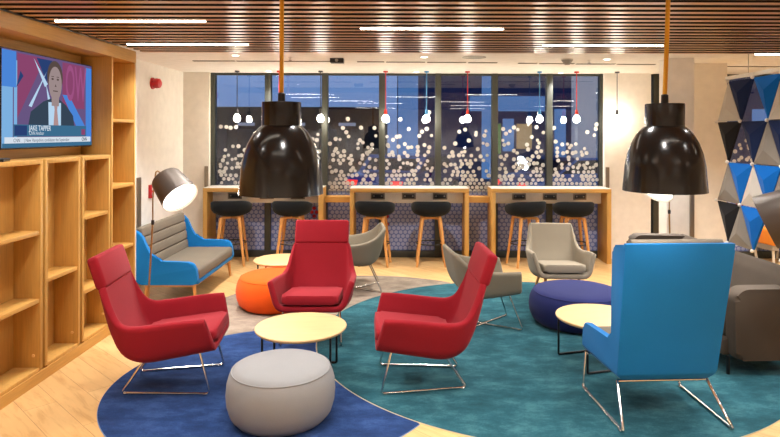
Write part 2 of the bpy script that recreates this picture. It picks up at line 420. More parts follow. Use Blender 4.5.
def car(loc, rz, label):
    t = thing('car', label, 'car', loc, rz)
    side = [(-2.1,.35), (-2.15,.75), (-1.9,.95), (-1.35,1.0), (-.75,1.42), (.65,1.44), (1.25,1.02), (1.95,.88), (2.15,.6), (2.1,.3)]
    bm = B(); prism(bm, round_outline([(a, b) for a, b in side], .12), -.85, .85, 'y', .09, 3); obj('body', bm, 'carblue', t)
    gl = [(-1.18,1.05), (-.72,1.36), (.6,1.38), (1.05,1.05)]
    for s in (-1, 1):
        bm = B(); prism(bm, gl, s*.84, s*.857, 'y'); obj('side_window', bm, 'carglass', t)
        bm = B(); box(bm, (-2.1, s*.62, .78), (.12, .3, .13), .02); obj('tail_lamp', bm, 'tail', t)
    bm = B(); box(bm, (-1.075, 0, 1.2), (.02, 1.4, .48), rot=Matrix.Rotation(math.radians(54), 3, 'Y')); obj('rear_window', bm, 'carglass', t)
    for a in (-1.35, 1.35):
        for s in (-.8, .8):
            bm = B(); lathe(bm, [(0,-.1), (.2,-.1), (.32,-.08), (.33,0), (.32,.08), (.2,.1), (0,.1)], 24, axis=(0,1,0), off=(a, s, .33)); obj('wheel', bm, 'blackpl', t)
car((.2, 16.6, -.15), 65, 'blue parked car with red tail lamps behind the middle counter window')
car((4.6, 15.4, -.15), 20, 'blue parked car seen through the rightmost windows of the bay')

# ------------------------------------------------------------------ timber wall unit on the left
SX = -2.67
def cab(y0, y1, shelves, label):
    t = thing('shelf_cabinet', label, 'shelf unit', (SX, y0, 0), 0, 'low open cabinets under the television')
    D = -.2; L = y1-y0; zt = 1.65
    bm = B(); bx(bm, D, 0, 0, .03, .1, zt, .002); bx(bm, D, 0, L-.03, L, .1, zt, .002)
    bx(bm, D, 0, .03, L-.03, zt-.034, zt, .002); bx(bm, D, -.004, .03, L-.03, .085, .112, .002)
    bx(bm, D-.012, D, 0, L, .1, zt); obj('carcass', bm, 'oak_z', t)
    for z in shelves:
        bm = B(); bx(bm, D, -.006, .03, L-.03, z-.03, z, .002); obj('shelf', bm, 'oak_y', t)
    bm = B(); lathe(bm, [(0,0), (.012,0), (.01,.006), (0,.007)], 12, axis=(0,-1,0), off=(-.05, L-.03, .2)); obj('screw_cap', bm, 'oak_edge', t)
    return t
cab(3.93, 4.465, (1.124, .623), 'nearest open oak cabinet below the television, cut by the left frame edge')
cab(4.497, 4.985, (.747,), 'middle open oak cabinet with one shelf, below the television')
cab(5.017, 5.497, (1.142, .516), 'open oak cabinet beside the tall bay, behind the left red armchair')
cab(3.37, 3.9, (1.124, .5), 'open oak cabinet left of the frame, first of the row')
t = thing('tall_shelf', 'tall narrow oak shelf bay at the end of the television wall', 'shelf unit', (SX, 5.515, 0))
bm = B(); L = .5; zt = 2.55
bx(bm, -.29, 0, 0, .03, .1, zt, .002); bx(bm, -.29, 0, L-.03, L, .1, zt, .002); bx(bm, -.3, -.28, .03, L-.03, .1, zt); bx(bm, -.28, -.004, .03, L-.03, .085, .112); obj('carcass', bm, 'oak_z', t)
for z in (.755, 1.355, 1.98):
    bm = B(); bx(bm, -.28, -.006, .03, L-.03, z-.03, z, .002); obj('shelf', bm, 'oak_y', t)
bm = B(); bx(bm, SX-.2, SX, 2.2, 6.02, 0, .085, .002); struct('trim_6', bm, 'oak_y')
bm = B(); bx(bm, XL, SX, 2.2, 6.02, 2.55, 2.665, .002); struct('trim_7', bm, 'oak_y')
bm = B(); bx(bm, XL+.02, -2.95, 2.2, 5.51, 0, 2.55); struct('trim_8', bm, 'oak_y')
bm = B(); bx(bm, -2.95, SX-.205, 3.37, 5.505, 1.62, 1.65, .002); struct('trim_9', bm, 'oak_y')
bm = B(); bx(bm, XL+.01, SX-.3, 5.515, 6.02, 0, 2.55); struct('trim_10', bm, 'oak_z')
bm = B(); bx(bm, XL+.001, SX-.012, 6.021, 6.06, 0, 2.66, .002); struct('trim_11', bm, 'beige')

for n, ya in ((14, 3.9), (15, 4.465), (16, 4.985), (17, 5.497)):  # black strips stand in for the shade in the gaps between cabinets
    bm = B(); bx(bm, SX-.19, SX-.02, ya, ya+(.03 if n < 17 else .018), .1, 1.648); struct('trim_%d' % n, bm, 'blackpl')
# television
TX, TY0, TW, TZ0, TH = -2.84, 4.245, 1.245, 1.738, .715
tv = thing('television', 'large wall television showing a news presenter in suit and tie', 'television', (TX, TY0+TW/2, TZ0))
def tvb(name, mat, bm): 
    bmesh.ops.transform(bm, matrix=Matrix.Translation((-TX, -TY0-TW/2, -TZ0)), verts=bm.verts[:]); return obj(name, bm, mat, tv, smooth=False)
bm = B(); bx(bm, TX-.05, TX, TY0, TY0+TW, TZ0-.012, TZ0+TH+.008, .005); tvb('bezel', 'blackpl', bm)
bm = B(); bx(bm, TX-.11, TX-.05, TY0+.4, TY0+.85, TZ0+.2, TZ0+.55); tvb('wall_bracket', 'black', bm)
M['s_bg'] = glow('screen_violet', srgb(100,82,124), 1.0); M['s_red'] = glow('screen_red', srgb(132,66,104), 1.0); M['s_blue'] = glow('screen_blue', srgb(72,128,206), 1.0)
M['s_sky'] = glow('screen_sky', srgb(120,170,215), 1.0); M['s_lt'] = glow('screen_pale', srgb(175,205,230), 1.0); M['s_suit'] = glow('screen_suit', srgb(52,66,82), 1.0); M['s_skin'] = glow('screen_skin', srgb(150,132,132), 1.0)
M['s_hair'] = glow('screen_hair', srgb(84,70,66), 1.0); M['s_tie'] = glow('screen_tie', srgb(168,136,136), 1.0); M['s_ban'] = glow('screen_banner', srgb(58,104,136), 1.0); M['s_tick'] = glow('screen_ticker', srgb(206,216,226), 1.0)
M['s_navy'] = glow('screen_navy', srgb(40,62,110), 1.0); M['s_pink'] = glow('screen_pink', srgb(150,78,124), 1.0); M['s_dark'] = glow('screen_ink', srgb(50,60,80), 1.0)
def scr(u, v, lay): return (TX+.0006+lay*.0004, TY0+.008+u*(TW-.016), TZ0+v*TH)
def poly(bm, pts, lay):
    bm.faces.new([bm.verts.new(scr(u, v, lay)) for u, v in pts])
def ell(cu, cv, ru, rv, a0=0, a1=360, n=24): return [(cu+ru*math.cos(math.radians(a0+(a1-a0)*k/n)), cv+rv*math.sin(math.radians(a0+(a1-a0)*k/n))) for k in range(n if a1-a0 == 360 else n+1)]
def rect(a, b, c, d): return [(a, c), (b, c), (b, d), (a, d)]
def pic(name, mat, polys, lay):
    for p in polys:
        bm = B(); poly(bm, p, lay); tvb(name, mat, bm)
pic('screen', 's_bg', [rect(0, 1, 0, 1)], 0)
pic('backdrop_graphic', 's_red', [[(.14,.3), (.42,.98), (.14,.98)], [(.62,.45), (.9,.45), (.9,.98), (.62,.98)]], 1)
pic('side_band', 's_sky', [rect(0, .1, 0, .62), rect(.11, .14, 0, .9)], 1)
pic('blue_band', 's_blue', [rect(0, .13, .62, .99), rect(.92, 1, 0, .97), [(.62,.6), (.7,.6), (.92,.22), (.8,.22)]], 2)
pic('star_ray', 's_lt', [[(.3,.96), (.42,.66), (.45,.7)], [(.44,.84), (.25,.44), (.28,.43)], [(.43,.7), (.5,.45), (.46,.45)]], 3)
pic('navy_shape', 's_navy', [[(.13,.62), (.2,.75), (.17,.8)], [(.33,.97), (.5,.97), (.44,.72)]], 2)
def text(name, s, u, v, size, lay, mat, xs=1.0, bold=0.0):
    cu = bpy.data.curves.new(name, 'FONT'); cu.body = s; cu.size = size; cu.offset = bold
    o = bpy.data.objects.new(name, cu); COL.objects.link(o)
    dg = bpy.context.evaluated_depsgraph_get(); me = bpy.data.meshes.new_from_object(o.evaluated_get(dg))
    bpy.data.objects.remove(o); bm = B(); bm.from_mesh(me); bpy.data.meshes.remove(me)
    x, y, z = scr(u, v, lay)
    for w in bm.verts: w.co = Vector((x, y+w.co.x*xs, z+w.co.y))
    return tvb(name, mat, bm)
text('big_letters', 'OW', .655, .55, .42, 4, 's_pink', .42, .006)
pic('suit', 's_suit', [[(.24,.2), (.27,.38), (.4,.5), (.48,.54), (.58,.54), (.66,.48), (.75,.36), (.77,.2)]], 5)
pic('shirt', 's_lt', [[(.46,.2), (.455,.5), (.6,.5), (.6,.2)]], 6)
pic('tie', 's_tie', [[(.51,.2), (.525,.42), (.52,.46), (.56,.46), (.555,.42), (.575,.2)]], 7)
pic('hair', 's_hair', [ell(.53, .79, .09, .185)], 8)
pic('face', 's_skin', [ell(.532, .715, .075, .195), rect(.49, .575, .46, .6)], 9)
pic('eyes_and_mouth', 's_hair', [ell(.5, .765, .014, .012, n=10), ell(.56, .765, .014, .012, n=10), rect(.505, .56, .625, .637), [(.525,.68), (.545,.68), (.535,.71)], rect(.485,.515,.79,.798), rect(.545,.575,.79,.798)], 10)
pic('banner', 's_ban', [rect(.1, .92, .115, .24), rect(0, 1, 0, .045)], 11)
pic('banner_picture', 's_navy', [rect(.11, .23, .125, .23)], 12)
pic('ticker', 's_tick', [rect(.02, .98, .045, .108)], 12)
pic('ticker_tag', 's_red', [rect(.855, .905, .13, .2)], 13)
text('name_caption', 'JAKE TAPPER', .25, .178, .058, 13, 's_tick', .85, .0008)
text('role_caption', 'CNN Anchor', .25, .132, .04, 13, 's_tick', .85)
text('ticker_channel', 'CNN', .1, .058, .036, 13, 's_dark', .95)
text('ticker_text', '| New Hampshire candidates the September', .2, .058, .036, 13, 's_dark', .95)
text('ticker_logo', 'CNN', .86, .058, .04, 13, 's_dark', .95, .001)
t = thing('remote_control', 'black remote control lying on the cabinet top under the television', 'remote', (X(3, 4.12), 4.12, 1.651), 20)
bm = B(); box(bm, (0,0,.01), (.05,.17,.02), .006); obj('body', bm, 'blackpl', t)
bm = B()
for i in range(5):
    for j in (-1, 0, 1): box(bm, (j*.012, -.05+i*.022, .021), (.007,.009,.003))
obj('keypad', bm, 'greypl', t)

# alarms on the left wall
t = thing('fire_alarm_sounder', 'round red alarm sounder high on the white left wall', 'alarm', (XL-.002, 600*3.24/250, Z(84, 600*3.24/250)))
bm = B(); lathe(bm, [(0,0), (.075,0), (.075,.02), (0,.02)], 28, axis=(1,0,0)); obj('base', bm, 'redpl', t)
bm = B(); lathe(bm, [(.06,.02), (.065,.06), (.06,.1), (.03,.12), (0,.12)], 28, axis=(1,0,0)); obj('horn', bm, 'redpl', t)
d = 600*3.24/252
t = thing('fire_call_point', 'red double fire call point on the white wall behind the lamp', 'call point', (XL-.002, d, Z(192, d)))
bm = B(); box(bm, (.02,0,0), (.04,.09,.17), .006); obj('box', bm, 'redpl', t)
for z in (-.035, .035):
    bm = B(); box(bm, (.042,.0,z), (.006,.05,.045), .002); obj('press_plate', bm, 'whitepl', t)

# ------------------------------------------------------------------ ceiling fittings
def strip(px0, px1, py, label, loc=None):
    if loc: x0, x1, y = loc
    else:
        y = F*(2.663-EYE)/(VY-py); y = min(SL, key=lambda s: abs(s+.03-y))+.036
        x0, x1 = X(px0, y), X(px1, y)
    t = thing('linear_light', label, 'ceiling light', ((x0+x1)/2, y, 2.655), 0, 'light strips between the ceiling slats')
    h = (x1-x0)/2
    bm = B(); bx(bm, -h, h, -.026, .026, .014, .197); obj('housing', bm, 'black', t)
    bm = B(); bx(bm, -h, h, -.011, .011, .004, .014, .002); obj('diffuser', bm, 'led', t)
strip(55, 205, 23.3, 'long light strip in the slats nearest the television')
strip(127, 248, 44, 'light strip in the slats near the left end of the windows')
strip(360, 503, 29, 'light strip in the slats left of the right black pendant cord')
strip(543, 663, 45.5, 'light strip in the slats ending at the right pendant cord')
strip(755, 850, 52.5, 'light strip in the slats at the far right frame edge')
for i, (a, b, y) in enumerate(((-1.9,-.7,2.9), (.9,2.1,2.6), (-1.2,0,1.8), (1.4,2.6,.6), (3.6,4.8,3.2), (3.9,5.1,.4), (-1.5,-.2,-1.2), (1.5,2.7,-1.3))):
    strip(0, 0, 0, 'light strip in the slats out of view above or behind the viewer', (a, b, min(SL, key=lambda s: abs(s+.03-y))+.036))
def lamp(kind, name, loc, energy, color=WARM, **kw):
    l = bpy.data.lights.new(name, kind); l.energy = energy; l.color = color[:3]
    for k, v in kw.items(): setattr(l, k, v)
    o = bpy.data.objects.new(name, l); COL.objects.link(o); o.location = loc; return o
def downlight(px, py, label, zc=ZC, loc=None, watts=210, r=.05):
    y = F*(zc-EYE)/(VY-py) if loc is None else loc[1]; x = X(px, y) if loc is None else loc[0]
    t = thing('downlight', label, 'ceiling light', (x, y, zc), 0, 'recessed downlights')
    bm = B(); lathe(bm, [(r*.8,-.001), (r*.82,-.006), (r*1.2,-.005), (r*1.25,0)], 24); obj('trim_ring', bm, 'whitepl', t)
    bm = B(); lathe(bm, [(0,-.003), (r*.82,-.003)], 24); obj('lens', bm, 'disc', t)
    lo = lamp('SPOT', 'downlight_beam', (0,0,-.02), watts, spot_size=math.radians(115), spot_blend=.8, shadow_soft_size=.05); lo.parent = t
downlight(235.4, 55.7, 'round downlight in the white ceiling above the left counter')
downlight(424, 56.8, 'round downlight in the white ceiling above the middle counter')
downlight(606.8, 58.6, 'round downlight in the white ceiling near the right wall')
downlight(268.6, 71.2, 'small downlight at the window head above the left counter', watts=80)
downlight(416, 71.8, 'small downlight at the window head above the middle counter', watts=80)
downlight(560.6, 72.3, 'small downlight at the window head above the right counter', watts=80)
downlight(0, 0, 'added round downlight, unseen, in the ceiling right of the frame', loc=(5.0, 7.6), watts=220)  # this and the next are unseen lamps added to brighten the right end
downlight(0, 0, 'added round downlight, unseen, in the ceiling far right of the frame', loc=(6.3, 7.6), watts=220)
def slat_spot(x, y, w, label='tiny unseen downlight tucked between two ceiling slats'):
    yy = min(SL, key=lambda s: abs(s+.03-y))+.036
    t = thing('slat_downlight', label, 'ceiling light', (x, yy, 2.67), 0, 'tiny downlights between the slats')
    bm = B(); lathe(bm, [(0,.06), (.024,.06), (.026,0), (.02,0), (.018,.01), (0,.012)], 20); obj('can', bm, 'black', t)
    lo = lamp('SPOT', 'slat_beam', (0,0,-.012), w, spot_size=math.radians(125), spot_blend=.7, shadow_soft_size=.06); lo.parent = t
for y in (1.2, 2.5, 3.8, 5.1):
    for x in (-1.9, -.4, 1.1, 2.6): slat_spot(x, y, 62)
for y in (2.9, 4.25, 5.75): slat_spot(-2.38, y, 40)
for x, y in ((4.4, 2), (4.4, 4.6), (6, 3.5), (-2.6, -.2), (3.2, -.4)): slat_spot(x, y, 70)
for x in (-2.4, -.8, .8, 2.4, 4.0): slat_spot(x, -1.75, 120)      # added spots; the white wall behind the viewer bounces their light forward
for x, y in ((-1.8, 6.0), (2.75, 5.9), (4.7, 5.7)): slat_spot(x, y, 120)  # unseen spots added to brighten the left wall, pillar and right zone
def slot(px0, px1, py, label):
    y = F*(ZC-EYE)/(VY-py); x0, x1 = X(px0, y), X(px1, y)
    bm = B(); bx(bm, x0, x1, y-.03, y+.03, ZC-.006, ZC+.002, .002); tag(obj('air_slot', bm, 'slot'), label, 'air vent', 'thin slot air vents in the white ceiling')
slot(193, 235, 61.3, 'thin dark ceiling slot vent, leftmost of the row')
slot(236.5, 281, 61.4, 'thin ceiling slot vent left of the left pendant cord'); slot(284, 331, 61.5, 'thin ceiling slot vent right of the left pendant cord')
slot(357, 384, 61.7, 'short ceiling slot vent right of the projector box'); slot(386, 425, 61.9, 'thin ceiling slot vent left of the middle one'); slot(427, 466, 62.1, 'thin middle ceiling slot vent under the round plate'); slot(468, 497, 62.3, 'short ceiling slot vent before the gap in the row')
slot(518, 537, 62.8, 'short ceiling slot vent after the gap in the row'); slot(539, 574, 63, 'thin ceiling slot vent below the smoke detector'); slot(576, 615, 63.3, 'thin ceiling slot vent above the right counter'); slot(617, 655, 63.6, 'thin ceiling slot vent at the pillar'); slot(727, 780, 65.5, 'thin ceiling slot vent above the felt screen')
y = F*.9/(VY-58.5)
t = thing('projector_box', 'small black sensor box on the white ceiling near the left pendant', 'sensor', (X(337, y), y, ZC))
bm = B(); box(bm, (0,0,-.03), (.16,.12,.055), .006); obj('body', bm, 'blackpl', t)
bm = B(); lathe(bm, [(0,0), (.09,0), (.09,-.004), (0,-.004)], 20); obj('mount_plate', bm, 'whitepl', t)
bm = B(); lathe(bm, [(0,0), (.018,0), (.02,.012), (0,.015)], 16, axis=(0,-1,0), off=(0,-.058,-.03)); obj('lens', bm, 'greypl', t)
y = F*.9/(VY-58.5)
t = thing('smoke_detector', 'cone shaped smoke detector on the white ceiling above the right windows', 'detector', (X(567, y), y, ZC))
bm = B(); lathe(bm, [(0,0), (.075,0), (.075,-.012), (0,-.012)], 28); obj('base', bm, 'whitepl', t)
bm = B(); lathe(bm, [(.07,-.012), (.06,-.03), (.03,-.07), (0,-.072)], 28); obj('cone', bm, 'greypl', t)
for px, py, lab in ((290, 57.5, 'small ceiling sprinkler beside the left pendant cord'), (589, 59.5, 'small ceiling sprinkler right of the smoke detector')):
    y = F*.9/(VY-py)
    t = thing('sprinkler', lab, 'sprinkler', (X(px, y), y, ZC), 0, 'ceiling sprinklers')
    bm = B(); lathe(bm, [(0,0), (.03,0), (.028,-.006), (.008,-.01), (.008,-.035), (0,-.035)], 16); obj('stem', bm, 'whitepl', t)
    bm = B(); lathe(bm, [(0,-.035), (.02,-.035), (.02,-.038), (0,-.038)], 16); obj('deflector', bm, 'chrome', t)
y = F*.9/(VY-57)
bm = B(); lathe(bm, [(0,0), (.14,0), (.14,-.005), (0,-.006)], 32); o = obj('ceiling_plate', bm, 'greypl'); o.location = (X(474, y), y, ZC); tag(o, 'flat round cover plate on the white ceiling', 'cover plate')

# ------------------------------------------------------------------ pendants
def big_pendant(px, pybot, d, wpx, top_dx, label):
    x = X(px, d); R = wpx*d/F/2; zb = Z(pybot, d)
    t = thing('dome_pendant', label, 'pendant lamp', (x, d, zb), 0, 'big black dome pendants')
    h = lambda py: Z(py, d)-zb
    k = R
    dome = [(k,0), (k*.982,.05*k/.24), (k*.945,.15*k/.24), (k*.885,.225*k/.24), (k*.79,.29*k/.24), (k*.66,.346*k/.24), (k*.54,.378*k/.24), (k*.468,.391*k/.24)]
    pr = [(k*.985,.004)]+dome
    bm = B(); lathe(bm, [(r, z) for r, z in dome], 72); lathe(bm, [(k*.47,.36*k/.24), (k*.62,.315*k/.24), (k*.84,.21*k/.24), (k*.965,.05*k/.24), (k*.985,0), (k,0)], 72, 1); obj('shade', bm, ['gloss', 'inner'], t)
    z0 = .39*k/.24; z1 = z0+.136*k/.24
    bm = B(); lathe(bm, [(k*.468,z0-.004), (k*.466,z0+.012), (k*.466,z1-.006), (k*.46,z1), (k*.1,z1), (0,z1)], 56); obj('neck', bm, 'gloss', t)
    bm = B(); lathe(bm, [(0,z1), (k*.09,z1), (k*.085,z1+.05), (k*.05,z1+.056), (0,z1+.056)], 24); obj('cord_grip', bm, 'blackpl', t)
    bm = B(); tube(bm, [(0,0,z1+.05), (top_dx*.5,0,(z1+2.7-zb)/2), (top_dx,0,2.75-zb)], .0125, 10); obj('cord', bm, 'cord', t)
    bm = B(); lathe(bm, [(0,.2*k/.24), (.03,.2*k/.24), (.05,.13), (.055,.09), (.04,.05), (0,.04)], 24); obj('bulb', bm, 'disc', t)
    lo = lamp('POINT', 'pendant_glow', (0,0,.02), 14, shadow_soft_size=.05); lo.parent = t
big_pendant(281.5, 194, 3.5, 83.5, 0.0, 'glossy black dome pendant in front of the left counter')
big_pendant(664.6, 190.3, 3.45, 79.5, .022, 'glossy black dome pendant at the right, in front of the pillar')

def bulb_pendant(px, d, mat, label, pyb=119, first=[None]):
    x = X(px, d); zb = Z(pyb, d)
    t = thing('bulb_pendant', label, 'pendant lamp', (x, d, zb), 0, 'bare bulbs hanging at the windows')
    bm = B(); tube(bm, [(0,0,.13), (0,0,ZC-zb-.01)], .006, 8); obj('cord', bm, mat, t)
    bm = B(); lathe(bm, [(0,.14), (.014,.14), (.022,.115), (.024,.06), (0,.06)], 20); obj('socket', bm, mat, t)
    bm = B(); lathe(bm, [(0,-.048), (.02,-.044), (.04,-.028), (.048,-.002), (.042,.026), (.028,.048), (.018,.06), (0,.06)], 20); obj('bulb', bm, 'bulb', t)
    bm = B(); lathe(bm, [(0,ZC-zb), (.035,ZC-zb), (.032,ZC-zb-.02), (0,ZC-zb-.022)], 20); obj('ceiling_rose', bm, mat, t)
for px, mt, lab in ((237,'cdark','bare bulb on a grey cord, leftmost at the windows'), (279,'cred','bare bulb on a red cord, half hidden behind the left black pendant'), (320.5,'cdark','bare bulb on a grey cord just right of the left black pendant'),
                    (385.5,'cred','bare bulb on a red cord at the left of the middle counter'), (426.5,'cblue','bare bulb on a blue cord over the middle counter'), (467.5,'cred','bare bulb on a red cord at the right of the middle counter'),
                    (539.5,'cblue','bare bulb on a blue cord over the right counter'), (576.5,'cred','bare bulb on a red cord over the right end of the right counter'), (617,'cdark','bare bulb on a dark cord against the white wall')):
    bulb_pendant(px, 8.66, mt, lab)

# ------------------------------------------------------------------ counters and stools
def counter(px0, px1, socks, label):
    y0, y1 = 8.53, 8.95; x0, x1 = X(px0, y0), X(px1, y0); c = (x0+x1)/2; h = (x1-x0)/2; zt = 1.072
    t = thing('bar_counter', label, 'counter', (c, y0, 0), 0, 'oak framed bar counters at the windows')
    D = y1-y0
    bm = B(); bx(bm, -h, h, 0, D, zt-.062, zt-.006, .003); obj('top_slab', bm, 'oak_x', t)
    bm = B(); bx(bm, -h, h, .003, D, zt-.006, zt, .002); obj('white_top', bm, 'white', t)
    for s in (-1, 1):
        bm = B(); a, b = sorted((s*h, s*(h-.06))); bx(bm, a, b, 0, D, 0, zt-.062, .003); obj('end_panel', bm, 'oak_z', t)
    bm = B(); bx(bm, -h+.06, h-.06, .26, .29, .83, zt-.062, .002); ap = obj('apron', bm, 'white', t)
    for a, b in socks:
        xs, xe = X(a, 8.78)-c, X(b, 8.78)-c
        bm = B(); bx(bm, xs, xe, .245, .26, .885, .98, .003); s = obj('power_socket', bm, 'guard', t)
        bm = B(); bx(bm, xs+.02, xe-.02, .236, .246, .905, .962, .002); bx(bm, xs+.035, xs+.055, .234, .238, .925, .945, mi=1); bx(bm, xe-.055, xe-.035, .234, .238, .925, .945, mi=1); obj('outlet', bm, ['blackpl', 'greypl'], s)
counter(203, 322.7, ((228,242), (260,274), (291,305)), 'oak framed bar counter at the left, behind the left black pendant')
counter(350, 469.3, ((371,385), (402,416), (433,447.5)), 'oak framed bar counter in the middle of the windows')
counter(491.8, 611.6, ((512.5,526), (543,557), (573.5,586.5)), 'oak framed bar counter at the right, beside the white wall')
for n, (a, b) in ((12, (322.9, 349.8)), (13, (469.5, 491.6))):
    bm = B(); bx(bm, X(a, 8.53)+.004, X(b, 8.53)-.004, 8.72, 8.94, .845, .93, .003); struct('trim_%d' % n, bm, 'oak_x')

def make_stool(label):
    t = thing('bar_stool', label, 'bar stool', group='black bar stools with oak legs')
    bm = B(); nth, nph = 48, 12
    def ring(off, flip):
        rs = []
        for j in range(nph+1):
            ph = PI/2*j/nph; rr = []
            for i in range(nth):
                th = 2*PI*i/nth
                bk = .5-.5*math.sin(th)      # 1 at the back (-y)
                bk = bk*bk*(3-2*bk)
                zr = .80+.105*bk; R_x, R_y = .278-off, .255-off
                s = math.sin(ph)**.72; z0 = .682+off*1.3
                zz = z0+(zr-z0)*(1-math.cos(ph)**.62) if j else z0
                out = 1+.03*bk*(j/nph)
                cx = math.copysign(abs(math.cos(th))**.85, math.cos(th)); cy = math.copysign(abs(math.sin(th))**.85, math.sin(th))
                rr.append(bm.verts.new((R_x*s*cx*out, R_y*s*cy*out, zz)) if j else None)
            if j == 0: rr = [bm.verts.new((0,0,.682+off*1.3))]
            rs.append(rr)
        return rs
    O, I_ = ring(0, 0), ring(.03, 1)
    for rs in (O, I_):
        for A, C in zip(rs, rs[1:]):
            for k in range(nth):
                if len(A) == 1: bm.faces.new((A[0], C[k], C[(k+1) % nth]))
                else: bm.faces.new((A[k], A[(k+1) % nth], C[(k+1) % nth], C[k]))
    mid = [bm.verts.new((a.co+b.co)/2+Vector((0,0,.013))) for a, b in zip(O[-1], I_[-1])]
    for k in range(nth):
        q = (k+1) % nth
        bm.faces.new((O[-1][k], O[-1][q], mid[q], mid[k])); bm.faces.new((mid[k], mid[q], I_[-1][q], I_[-1][k]))
    obj('seat_shell', bm, 'blackfab', t, 60)
    bm = B()
    for a in (45, -45): box(bm, (0,0,.667), (.36,.05,.034), .008, rot=Matrix.Rotation(math.radians(a), 3, 'Z'))
    obj('seat_cross', bm, 'leg_wood', t)
    for sx in (-1, 1):
        for sy in (-1, 1):
            bm = B(); tube(bm, [(sx*.122, sy*.122, .672), (sx*.16, sy*.145, .34), (sx*.2, sy*.17, 0)], .026, 12, r1=.017); obj('leg', bm, 'leg_wood', t)
    bm = B(); tube(bm, [(.205*math.cos(2*PI*k/40), .19*math.sin(2*PI*k/40), .31) for k in range(40)], .008, 8, True); obj('footrest_ring', bm, 'black', t)
    return t
stools = ((230.8, 6, 'black bar stool at the left counter, above the blue bench arm'), (292, 0, 'black bar stool at the left counter, behind the headrest of the middle red armchair'),
          (375.3, -6, 'black bar stool at the middle counter, behind a grey tub armchair'), (431.3, 0, 'black bar stool at the middle counter, right one of its pair'),
          (526, 16, 'black bar stool at the right counter, beside the wooden end panel'), (574.2, 0, 'black bar stool at the right counter, directly behind the high backed grey armchair'))
s0 = None
for px, rz, lab in stools:
    loc = (X(px, 8.42), 8.47, 0)
    if s0 is None: s0 = make_stool(lab); s0.location = loc; s0.rotation_euler.z = math.radians(rz)
    else: dup(s0, loc, rz, lab)

# ------------------------------------------------------------------ rugs
RZ = .006
def circ(c, r, n=240): return [Vector((c[0]+r*math.cos(2*PI*k/n), c[1]+r*math.sin(2*PI*k/n))) for k in range(n)]
def minus(poly_, c, r):
    c = Vector(c); n = len(poly_); ins = [(p-c).length < r for p in poly_]
    if not any(ins): return poly_
    st = next(i for i in range(n) if ins[i-1] and not ins[i])
    run = []
    for k in range(n):
        i = (st+k) % n
        if ins[i]: break
        run.append(poly_[i])
    p, q = run[-1], run[0]
    a0 = math.atan2(p.y-c.y, p.x-c.x); a1 = math.atan2(q.y-c.y, q.x-c.x)
    while a1 > a0: a1 -= 2*PI
    m = 90
    return run+[c+Vector((math.cos(a0+(a1-a0)*k/m), math.sin(a0+(a1-a0)*k/m)))*r for k in range(1, m)]
CT, RT = (1.25, 5.488), 2.004; CB, RB = (-.903, 4.472), 1.215; CG, RG = (-.42, 6.1), 1.68
def rug(name, pts, c, mat, bmat, label):
    t = thing(name, label, 'rug', (c[0], c[1], 0))
    loc = [(p.x-c[0], p.y-c[1]) for p in pts]
    bm = B(); prism(bm, loc, 0.0, RZ, 'z'); bmesh.ops.triangulate(bm, faces=[f for f in bm.faces if len(f.verts) > 4]); obj('pile', bm, mat, t, smooth=False)
    bm = B(); tube(bm, [(a, b, RZ-.004) for a, b in loc], .0038, 6, True); obj('edge_binding', bm, bmat, t)
rug('round_rug', circ(CT, RT), CT, 'rugteal', 'bindt', 'large round teal rug under the blue wing chair')
rug('round_rug', minus(circ(CB, RB), CT, RT+.012), CB, 'rugblue', 'bindb', 'round dark blue rug under the left red armchair and grey pouf')
rug('round_rug', minus(minus(circ(CG, RG), CT, RT+.012), CB, RB+.012), CG, 'ruggrey', 'bindg', 'taupe round rug under the orange pouf and middle red armchair')

# ------------------------------------------------------------------ lounge chairs
LOUNGE = [(.335,.352,.245,.333,.285,.555), (.20,.33,.25,.33,.17,.547), (.03,.303,.254,.326,.03,.532), (-.14,.283,.254,.318,-.14,.512), (-.245,.325,.248,.306,-.235,.512),
          (-.305,.43,.24,.29,-.295,.55), (-.345,.55,.235,.275,-.34,.63), (-.372,.66,.234,.264,-.37,.70), (-.395,.765,.234,.256,-.395,.768)]
def cushion(bm, z=.0):
    ol = round_outline([(-.235,-.2), (.235,-.2), (.252,.355), (-.252,.355)], .05)
    vs = prism(bm, ol, 0, .075, 'z', .028, 4)
    bmesh.ops.transform(bm, matrix=Matrix.Translation((0, 0, .332+z)) @ Matrix.Rotation(math.radians(6.2), 4, 'X'), verts=vs)
def make_lounge(label, fab, head, wooden, grp):
    t = thing('lounge_armchair', label, 'armchair', group=grp)
    bm = B(); shell(bm, LOUNGE, 56, .05, 0, .22); obj('shell', bm, fab, t, 60)
    bm = B(); cushion(bm); obj('seat_cushion', bm, fab, t, 50)
    if head:
        bm = B(); box(bm, (0,0,0), (.53,.078,.232), .024, 5); 
        bmesh.ops.transform(bm, matrix=Matrix.Translation((0,-.459,.866)) @ Matrix.Rotation(math.radians(18), 4, 'X'), verts=bm.verts[:]); obj('headrest', bm, fab, t, 60)
    for s in (-1, 1):
        if wooden:
            for yy, yt, zt in ((-.27,-.13,.27), (.27,.2,.31)):
                bm = B(); tube(bm, [(s*.19, yt, zt), (s*.245, yy, 0)], .019, 12, r1=.012); obj('leg', bm, 'leg_wood', t)
        else:
            bm = B(); pts = fillet([(s*.19,-.15,.245), (s*.195,-.31,.0085), (s*.27,.31,.0085), (s*.25,.235,.30)], .03)
            tube(bm, pts, .0085, 10)
            for a, b in ((.2,-.28), (.265,.28)): box(bm, (s*a, b, .006), (.022,.03,.012), .003)
            obj('sled_leg', bm, 'chrome', t)
    if not wooden:
        bm = B(); tube(bm, [(-.2,-.13,.243), (.2,-.13,.243)], .0085, 8); obj('crossbar', bm, 'chrome', t)
        bm = B(); tube(bm, [(-.25,.235,.298), (.25,.235,.298)], .0085, 8); obj('crossbar', bm, 'chrome', t)
    return t
